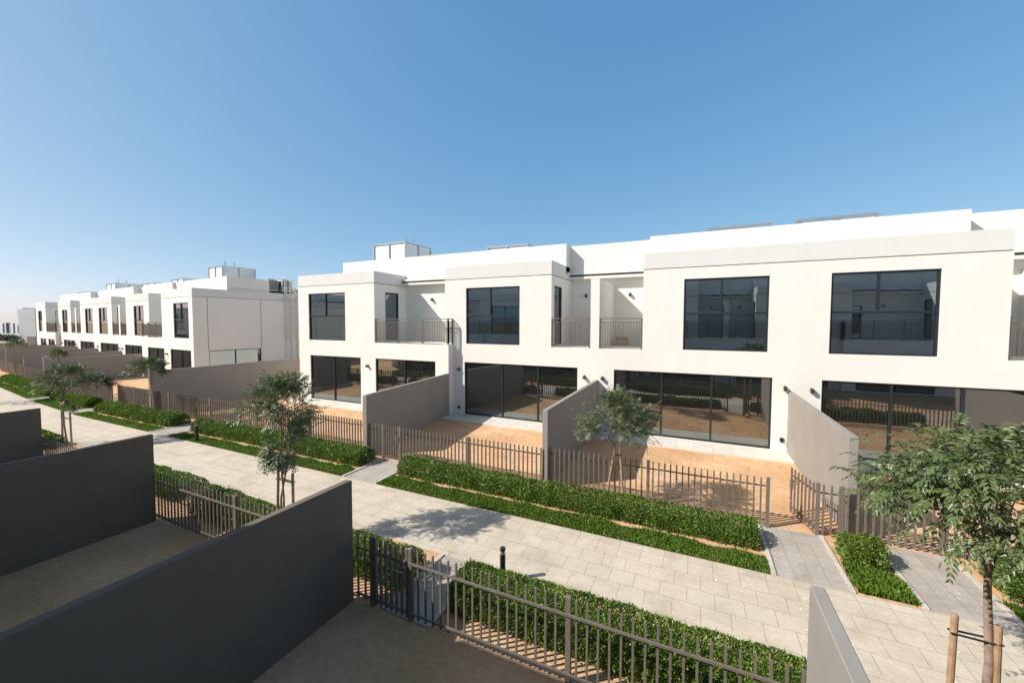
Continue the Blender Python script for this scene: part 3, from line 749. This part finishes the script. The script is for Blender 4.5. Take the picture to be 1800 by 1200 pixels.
def grass(x0, x1, y0, y1, dens=1600, hh=.06, seed=0, name='grass_strip'):
    r = np.random.default_rng(300 + seed)
    n = int((x1 - x0) * (y1 - y0) * dens); x = r.uniform(x0, x1, n)
    w = np.array([vnoise(v, 1.7) for v in np.linspace(x0, x1, 200)]); e = np.interp(x, np.linspace(x0, x1, 200), w)
    y = y0 + (r.uniform(0, 1, n) ** .95) * ((y1 - y0) * (1 + .18 * e)); 
    z = np.zeros(n)
    s = np.maximum(0, X_B - x); C = np.stack([x, y + .098 * s, z - .2 * np.minimum(1, s / 8) + .003], 1)
    D = unit(np.stack([r.normal(0, .55, n), r.normal(0, .55, n), np.full(n, 1.)], 1)); N = unit(r.normal(0, 1, (n, 3)))
    L = r.uniform(.5, 1.5, n) * hh * (1 + .5 * e)
    o = leaf_mesh(name, C, D, N, L, L * .30 + .006, M['grass'], None, .1); tag(o, kind='stuff')
    g_ = MB(); xs_ = np.linspace(x0, x1, max(3, int((x1 - x0) / .25)))
    ed = [y0 + (y1 - y0) * (1 + .18 * np.interp(a_, np.linspace(x0, x1, 200), w)) + r.uniform(-.03, .03) for a_ in xs_]
    for a_, b_, p_, q_ in zip(xs_[:-1], xs_[1:], ed[:-1], ed[1:]): g_.quad(warp(a_, y0, .006), warp(b_, y0, .006), warp(b_, q_, .006), warp(a_, p_, .006))
    tag(g_.build('turf', M['turf']), kind='structure'); return o

HG = []
# far side beds
hedge(-8.15, 1.22, 9.2, 9.98, .46, 'long hedge in front of the grey-green tree and its fence', 1700, .05, 1)
grass(-8.2, 1.33, 8.44, 9.08, 4160, .055, 1)
hedge(-19.25, -9.75, 9.16, 9.98, .48, 'hedge beside the small bollard, between two garden paths', 1500, .055, 2)
grass(-19.3, -9.62, 8.44, 9.02, 3200, .06, 2)
hedge(-28.0, -20.9, 9.15, 10.0, .48, 'hedge around the staked tree in front of the longest wall', 1100, .07, 3)
grass(-28.2, -20.85, 8.44, 9.0, 2080, .07, 3)
hedge(-36.4, -29.8, 9.15, 10.0, .48, 'hedge of the far row with a rounded dark end', 800, .09, 4)
grass(-36.5, -29.7, 8.44, 9.0, 1440, .08, 4)
hedge(-52., -38.0, 9.15, 10.0, .45, 'hedge of the far row running out at the left edge', 500, .11, 5)
grass(-60., -37.9, 8.44, 9.0, 800, .1, 5)
hedge(2.70, 3.30, 9.35, 10.0, .50, 'single leafy shrub between the two garden paths at the right', 1900, .05, 6)
grass(2.62, 3.38, 8.50, 9.3, 4200, .10, 6)
hedge(4.85, 9.4, 9.25, 10.2, .55, 'hedge right of the big leafy tree, cut by the right edge', 1700, .05, 7)
grass(4.7, 9.4, 8.44, 9.1, 4160, .06, 7)
# near side beds
hedge(-3.50, 1.62, 5.06, 5.98, .52, 'tall near hedge behind the nearest picket fence', 3000, .040, 8, lump=.25)
hedge(-10.9, -4.52, 5.08, 5.86, .56, 'hedge behind the half-lit fence, left of the gate', 1800, .045, 9)
hedge(-24.0, -21.5, 5.3, 6.2, .5, 'small hedge at the foot of the left tree, beside a dark wall', 1100, .06, 10)
hedge(-17.6, -12.1, 5.3, 6.2, .42, 'low hedge hidden mostly by the dark wall at the left', 900, .055, 11)
hedge(3.6, 7.0, 5.25, 6.22, .5, 'near hedge beyond the bottom right corner', 900, .05, 12)

def tree(label, base, cc, rx, rz, nf, leafL=.075, mat='neem', trunk_r=.035, seed=0, stakes=None, strap_z=1.15, lean=(0, 0), multi=1, nl=7, droop=.5, stake_r=.03, first=.55, clusters=16, skirt=0):
    r = np.random.default_rng(500 + seed); rr = random.Random(seed)
    b = Vector(base); root = empty('neem_tree', loc=b); tag(root, label, 'tree', 'young staked trees along the path')
    off = tuple(b); cc = Vector(cc); rx -= .9 * leafL * 1.6; rz -= leafL * .6
    tb = MB(off)
    fork = b.lerp(Vector((cc.x, cc.y, cc.z - rz * .5)), first)
    tips = []
    bends = lambda p, q, j: [p, p.lerp(q, .35) + Vector((rr.uniform(-j, j), rr.uniform(-j, j), 0)), p.lerp(q, .7) + Vector((rr.uniform(-j, j), rr.uniform(-j, j), 0)), q]
    tops = []
    for m in range(multi):
        top = Vector((cc.x + rr.uniform(-.12, .12), cc.y + rr.uniform(-.1, .1), cc.z - rz * .35))
        st = b + Vector(((m - (multi - 1) / 2) * .07, 0, 0))
        p = bends(st, top, .05)
        tb.tube(p, [trunk_r, trunk_r * .85, trunk_r * .7, trunk_r * .55], 9, True); tops.append(top); 
    cl = []
    for k in range(clusters):
        az = 2 * math.pi * (k * .618 + rr.uniform(-.05, .05)); el = rr.uniform(-.4, 1)
        if k < 2: el = 1
        rad = rr.uniform(.55, .95)
        h = math.sqrt(max(.05, 1 - min(1, abs(el)) ** 2 * .9))
        c = Vector((cc.x + rx * rad * h * math.cos(az), cc.y + rx * rad * h * math.sin(az), cc.z + rz * el * .8)); cl.append(c)
        tp = tops[k % multi]; s = Vector(b).lerp(tp, rr.uniform(.72, 1.0))
        mid = s.lerp(c, .5) + Vector((0, 0, .10 * rx))
        tb.tube([s, mid, c], [trunk_r * .30, trunk_r * .18, trunk_r * .08], 6, False)
    for k in range(skirt):
        tp = tops[k % multi]; s = Vector(b).lerp(tp, rr.uniform(.64, .98)); az = rr.uniform(0, 6.28); c = s + Vector((.22 * math.cos(az), .22 * math.sin(az), .05)); cl.append(c)
        tb.tube([s, c], [.008, .004], 5, False)
    tb.build('trunk', M['bark'], root, True)
    # fronds
    cl = np.array([tuple(c) for c in cl]); k = r.integers(0, len(cl), nf)
    sp = np.where(k >= clusters, .12, 1.)[:, None]
    P = cl[k] + r.normal(0, 1, (nf, 3)) * np.array([rx * .20, rx * .20, rz * .16]) * sp
    ctr = np.array([cc.x, cc.y, cc.z - .25 * rz])
    D0 = unit(unit(P - ctr) * .8 + r.normal(0, .45, (nf, 3)) + np.array([0, 0, .25]))
    FL = leafL * r.uniform(2.6, 4.2, nf)
    Cs, Ds, Ns, Ls = [], [], [], []
    for j in range(nl):
        t = (j + .6) / nl
        dr = np.array([0, 0, -1.]) * (droop * t ** 1.4)
        pos = P + D0 * (FL * t)[:, None] + np.array([0, 0, -1.]) * (FL * droop * .55 * t ** 2)[:, None]
        ax = unit(D0 + dr)
        up = np.tile(np.array([0, 0, 1.]), (nf, 1)); sd = unit(np.cross(ax, up) + 1e-6)
        nn = unit(np.cross(sd, ax))
        for sgn in (-1, 1):
            d = unit(sd * sgn * (1 - .35 * t) + ax * (.35 + .75 * t) + np.array([0, 0, -.35]) + r.normal(0, .12, (nf, 3)))
            Cs.append(pos); Ds.append(d); Ns.append(nn + r.normal(0, .25, (nf, 3))); Ls.append(leafL * r.uniform(.75, 1.1, nf) * (1 - .35 * abs(t - .45)))
    leaf_mesh('crown', np.concatenate(Cs) - np.array(off), unit(np.concatenate(Ds)), unit(np.concatenate(Ns)), np.concatenate(Ls), np.concatenate(Ls) * .34, M[mat], root, .12)
    if stakes:
        for (sx, sy, tx, ty, h) in stakes:
            s = MB(off); s.tube([(sx, sy, b.z - .05), (tx, ty, b.z + h - .02), (tx, ty, b.z + h)], [stake_r, stake_r * .95, stake_r * .8], 10)
            s.build('stake', M['wood'] if seed % 2 else M['wood_grey'], root, False)
        s = MB(off); q = [(a[0] + (a[2] - a[0]) * strap_z / a[4], a[1] + (a[3] - a[1]) * strap_z / a[4]) for a in stakes]
        tz = b.z + strap_z; tc = b.lerp(tops[0], strap_z / (tops[0].z - b.z))
        s.tube([(q[0][0] - stake_r, q[0][1] - stake_r, tz), (tc.x, tc.y - trunk_r, tz - .03), (q[1][0] + stake_r, q[1][1] - stake_r, tz)], .013, 6)
        s.tube([(q[0][0] - stake_r, q[0][1] + stake_r, tz), (tc.x, tc.y + trunk_r, tz - .03), (q[1][0] + stake_r, q[1][1] + stake_r, tz)], .013, 6)
        s.build('strap', M['strap'], root)
    return root

tree('big leafy tree at the right with a thick trunk and two round stakes', (3.0, 6.08, 0), (3.12, 6.15, 2.60), 1.14, .80, 900, .098, 'neem', .047, 1,
     [(2.70, 6.05, 2.74, 6.1, 1.31), (3.08, 6.05, 3.09, 6.1, 1.29)], 1.10, nl=8, droop=1.0, stake_r=.034, clusters=26)
tree('double-stemmed tree with light shining leaves behind the big dark wall', (-7.86, 5.36, 0), (-7.80, 5.36, 2.84), .70, .62, 900, .078, 'neem_pale', .024, 2,
     [(-8.0, 5.33, -7.95, 5.36, 1.52), (-7.47, 5.33, -7.5, 5.36, 1.50)], 1.32, multi=2, skirt=10, clusters=18)
tree('grey-green tree rising in front of the patio, on two slanting stakes', (-1.78, 10.12, 0), (-1.80, 10.1, 2.12), .88, .72, 1300, .064, 'neem_pale', .022, 3,
     [(-2.02, 10.0, -1.82, 10.1, 1.55), (-1.56, 10.0, -1.70, 10.1, 1.50)], 1.30, clusters=22)
tree('staked tree in front of a dark wall at the left, shading the path', (-21.3, 6.2, 0), (-21.35, 6.25, 2.40), .78, .58, 700, .070, 'neem', .03, 4,
     [(-21.72, 6.2, -21.66, 6.2, 1.3), (-20.92, 6.2, -20.96, 6.2, 1.3)], 1.05, clusters=22, skirt=2)
tree('flat-topped tree standing in front of the longest garden wall', (-23.4, 9.6, 0), (-23.4, 9.6, 2.42), .78, .46, 650, .075, 'neem', .025, 5,
     [(-23.7, 9.6, -23.55, 9.6, 1.45), (-23.05, 9.6, -23.25, 9.6, 1.45)], 1.2, clusters=18)
w8 = warp(-37.3, 9.7); tree('young tree of the far row, level with the balconies of its end house', w8, (w8[0], w8[1], 2.45), .55, .40, 300, .07, 'neem', .03, 6,
     [(w8[0] - .25, w8[1], w8[0] - .15, w8[1], 1.4), (w8[0] + .25, w8[1], w8[0] + .15, w8[1], 1.4)], 1.2, clusters=14)
w9 = warp(-52.6, 10.1); tree('young tree at the left edge beside the fence of the far row', w9, (w9[0], w9[1], 2.6), .66, .5, 320, .075, 'neem', .04, 7,
     [(w9[0] - .25, w9[1], w9[0] - .15, w9[1], 1.4), (w9[0] + .25, w9[1], w9[0] + .15, w9[1], 1.4)], 1.2, clusters=14)
w10 = warp(-29.9, 9.7); tree('low dark drooping tree beside the crossing of a garden path', w10, (w10[0], w10[1], 1.2), .85, .42, 520, .085, 'neem_dark', .02, 8, clusters=12)
w11 = warp(-38.9, 6.1); tree('tree on the near side beyond the left edge, its shadow on the path', w11, (w11[0], w11[1], 2.4), 1.4, .6, 200, .13, 'neem', .03, 9, clusters=14)

# ------------------------------------------------------------------ bollards & small things
def bollard(x, y, h, r_, label):
    a = warp(x, y); root = empty('bollard_light', loc=a); tag(root, label, 'bollard', 'black bollard lights')
    mb = MB(); mb.tube([(0, 0, 0), (0, 0, h - .12)], r_, 18); mb.build('column', M['black'], root)
    mb = MB(); mb.tube([(0, 0, h - .12), (0, 0, h - .05)], r_ * .86, 18); mb.build('lens', M['steel'], root)
    mb = MB(); mb.tube([(0, 0, h - .05), (0, 0, h - .008), (0, 0, h)], [r_, r_, r_ * .9], 18); mb.build('cap', M['black'], root)
    mb = MB(); mb.tube([(0, 0, 0), (0, 0, .012)], r_ * 1.5, 18); mb.build('base_plate', M['black'], root)
bollard(-3.05, 6.16, .62, .05, 'black bollard light rising behind the nearest hedge')
bollard(-17.5, 8.55, .74, .062, 'small black bollard light on the grass strip across the path')

mb = MB(); mb.tube([(0, 0, 0), (0, 0, .10), (0, 0, .14)], [.17, .17, .13], 20); mb.tube([(.05, 0, .07), (.32, .05, .07)], .05, 10)
o = mb.build('drain_cover', M['steel']); o.location = (-10.50, 10.02, 0); tag(o, 'round pale pipe cover at the foot of the wall under the corner balcony', 'drain cover')
# pebbles and litter on the sand
def scatter(name, x0, x1, y0, y1, n, s0, s1, mat, seed, z=0.):
    r = np.random.default_rng(seed); V = []; Fc = []
    base = np.array([(1, 0, 0), (-1, 0, 0), (0, 1, 0), (0, -1, 0), (0, 0, .7), (0, 0, -.5)]); fs = [(0, 2, 4), (2, 1, 4), (1, 3, 4), (3, 0, 4), (2, 0, 5), (1, 2, 5), (3, 1, 5), (0, 3, 5)]
    for i in range(n):
        x, y = r.uniform(x0, x1), r.uniform(y0, y1); s = r.uniform(s0, s1); p = warp(x, y, z); a = r.uniform(0, 6.28)
        b = base * s * r.uniform(.6, 1.3, (6, 3)); c, sn = math.cos(a), math.sin(a)
        k = len(V); V += [(p[0] + q[0] * c - q[1] * sn, p[1] + q[0] * sn + q[1] * c, p[2] + q[2] + s * .2) for q in b]; Fc += [tuple(k + j for j in f) for f in fs]
    me = bpy.data.meshes.new(name); me.from_pydata(V, [], Fc); me.materials.append(mat); o = bpy.data.objects.new(name, me); COL.objects.link(o); tag(o, kind='stuff')
scatter('pebbles', -24, 9.5, 9.0, 9.3, 900, .008, .025, M['kerb'], 5)
scatter('pebbles', -8.1, 1.3, 10.05, 10.35, 400, .008, .025, M['kerb'], 15)
scatter('pebbles', -11, 9.5, 10.5, 15.4, 700, .006, .02, M['sand'], 6)
scatter('pebbles', -11, 1.8, .5, 6.3, 260, .006, .018, M['sand'], 7)
scatter('plaster_chips', -14, 6, PY0 + .1, PY1 - .1, 110, .006, .018, M['tank'], 21, .014)
scatter('clods', -22, 9.5, 10.5, 15.4, 500, .015, .05, M['sand'], 8)

# ------------------------------------------------------------------ distance
DR = empty('distant_townhouse', loc=(-128, 30, 0)); tag(DR, 'pale distant terrace with dark windows at the far left edge', 'townhouse')
mb = MB((-128, 30, 0))
panel(mb, lambda u, z, d: (u, 30 + d, z), [(-160, -121.7, -.3, 5.9), (-133.9, -126.5, 5.9, 6.5)],
      [(-132.5, -131.4, 2.3, 4.4, .3, True), (-130.6, -128.0, 2.3, 4.5, .3, True), (-126.6, -125.5, 2.3, 4.4, .3, True), (-124.2, -123.2, 2.4, 4.0, .3, True), (-138, -135, 2.3, 4.5, .3, True)])
mb.box(-160, -121.7, 31, 38, -.3, 5.8)
mb.box(-131, -127, 31.5, 34, 5.8, 7.6)
mb.build('wall', M['far_hazed'], DR)
for a, b in ((-132.5, -131.4), (-130.6, -128.0), (-126.6, -125.5), (-138, -135)):
    mb = MB((-128, 30, 0)); mb.box(a, b, 30.2, 30.24, 2.3, 4.4); mb.build('window', M['glass'], DR)
DB = empty('grey_building', loc=(-117, 29, 0)); tag(DB, 'plain blue-grey block standing left of the far row', 'building')
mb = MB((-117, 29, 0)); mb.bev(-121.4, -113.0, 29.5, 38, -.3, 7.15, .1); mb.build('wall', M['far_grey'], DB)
mb = MB((-117, 29, 0)); mb.box(-117.3, -113.2, 29.44, 29.49, 0, 1.9); mb.build('garage_door', M['slot'], DB)
def far_hedge(x0, x1, y, h, n, seed, label):
    r = np.random.default_rng(seed); root = empty('hedge', loc=((x0 + x1) / 2, y, -.2)); tag(root, label, 'hedge', 'hedges at the far left')
    C = np.stack([r.uniform(x0, x1, n), y + r.normal(0, .5, n), r.uniform(0, 1, n) ** .7 * h], 1)
    C[:, 2] *= .7 + .5 * np.array([mnoise.noise(Vector((x * .35, 1, 2))) * .5 + .5 for x in C[:, 0]])
    C -= np.array([(x0 + x1) / 2, y, 0.])
    D = unit(r.normal(0, 1, (n, 3)) + np.array([0, -.3, .4])); N = unit(r.normal(0, 1, (n, 3)))
    L = r.uniform(.25, .5, n); leaf_mesh('foliage', C, D, N, L, L * .6, M['far_green'], root)
far_hedge(-150, -119.5, 28.2, 2.2, 9000, 3, 'soft green hedge in front of the distant pale terrace')
far_hedge(-119, -85, 33.5, 1.6, 5000, 4, 'low green hedge in front of the plain blue-grey block')
gwall(-119., 25.2, -86., 24.2, 1.5, .2, M['wall_grey'], 'low boundary wall beyond the farthest end townhouse', GW, -.2)

# ------------------------------------------------------------------ light
sd = Vector((-.98, -.79, 1.0)).normalized()      # towards the sun
L = bpy.data.lights.new('sun', 'SUN'); L.energy = 4.1; L.angle = R(.55); L.color = (1, .96, .885)
so = bpy.data.objects.new('sun', L); COL.objects.link(so); so.rotation_euler = (-sd).to_track_quat('-Z', 'Y').to_euler()
W = bpy.data.worlds.new('World'); SC.world = W; W.use_nodes = True; nt = W.node_tree
for n in list(nt.nodes): nt.nodes.remove(n)
sky = nt.nodes.new('ShaderNodeTexSky'); sky.sky_type = 'NISHITA'; sky.sun_disc = False
sky.sun_elevation = math.asin(sd.z); sky.sun_rotation = math.atan2(sd.x, sd.y)
sky.altitude = 0; sky.air_density = .5; sky.dust_density = 1.0; sky.ozone_density = 3
bg = nt.nodes.new('ShaderNodeBackground'); bg.inputs[1].default_value = .1
ou = nt.nodes.new('ShaderNodeOutputWorld'); # sky colour graded and brightened: a power and a gain per channel
sep = nt.nodes.new('ShaderNodeSeparateColor'); com = nt.nodes.new('ShaderNodeCombineColor'); nt.links.new(sky.outputs[0], sep.inputs[0])
for ch, gm, k in ((0, .85, 1.67), (1, .55, 2.44), (2, .35, 3.42)):
    pw = nt.nodes.new('ShaderNodeMath'); pw.operation = 'POWER'; pw.inputs[1].default_value = gm
    ml = nt.nodes.new('ShaderNodeMath'); ml.operation = 'MULTIPLY'; ml.inputs[1].default_value = k
    nt.links.new(sep.outputs[ch], pw.inputs[0]); nt.links.new(pw.outputs[0], ml.inputs[0]); nt.links.new(ml.outputs[0], com.inputs[ch])
# unseen upper sky darkened on purpose, to cut fill light in the shaded yards
tc = nt.nodes.new('ShaderNodeTexCoord'); sx_ = nt.nodes.new('ShaderNodeSeparateXYZ'); nt.links.new(tc.outputs['Generated'], sx_.inputs[0])
zr = nt.nodes.new('ShaderNodeMapRange'); zr.interpolation_type = 'SMOOTHSTEP'
for i_, v_ in ((1, .58), (2, .95), (3, 1.), (4, .42)): zr.inputs[i_].default_value = v_
nt.links.new(sx_.outputs[2], zr.inputs[0])
vm = nt.nodes.new('ShaderNodeVectorMath'); vm.operation = 'SCALE'; nt.links.new(com.outputs[0], vm.inputs[0]); nt.links.new(zr.outputs[0], vm.inputs['Scale'])
nt.links.new(vm.outputs[0], bg.inputs[0]); nt.links.new(bg.outputs[0], ou.inputs[0])
SC.view_settings.view_transform = 'Standard'; SC.view_settings.look = 'None'; SC.view_settings.exposure = .5; SC.view_settings.gamma = 1

# ------------------------------------------------------------------ camera (recovered from vanishing points)
f, pt, yw, rl = 694.489, 4.49281667e-02, 4.37232291e-01, 2.82111868e-03
cp, sp, cy, sy = math.cos(pt), math.sin(pt), math.cos(yw), math.sin(yw)
Fw = Vector((-sy * cp, cy * cp, -sp)); Rt = Vector((cy, sy, 0)); Up = Rt.cross(Fw)
R2 = Rt * math.cos(rl) + Up * math.sin(rl); U2 = -Rt * math.sin(rl) + Up * math.cos(rl)
cam = bpy.data.cameras.new('camera'); cam.sensor_width = 36; cam.lens = f / 1800 * 36; cam.clip_start = .05; cam.clip_end = 10000
co = bpy.data.objects.new('camera', cam); COL.objects.link(co)
mw = Matrix(((R2.x, U2.x, -Fw.x, 0), (R2.y, U2.y, -Fw.y, 0), (R2.z, U2.z, -Fw.z, 4.6), (0, 0, 0, 1))); co.matrix_world = mw
SC.camera = co
SC.render.resolution_x = 1024; SC.render.resolution_y = 682
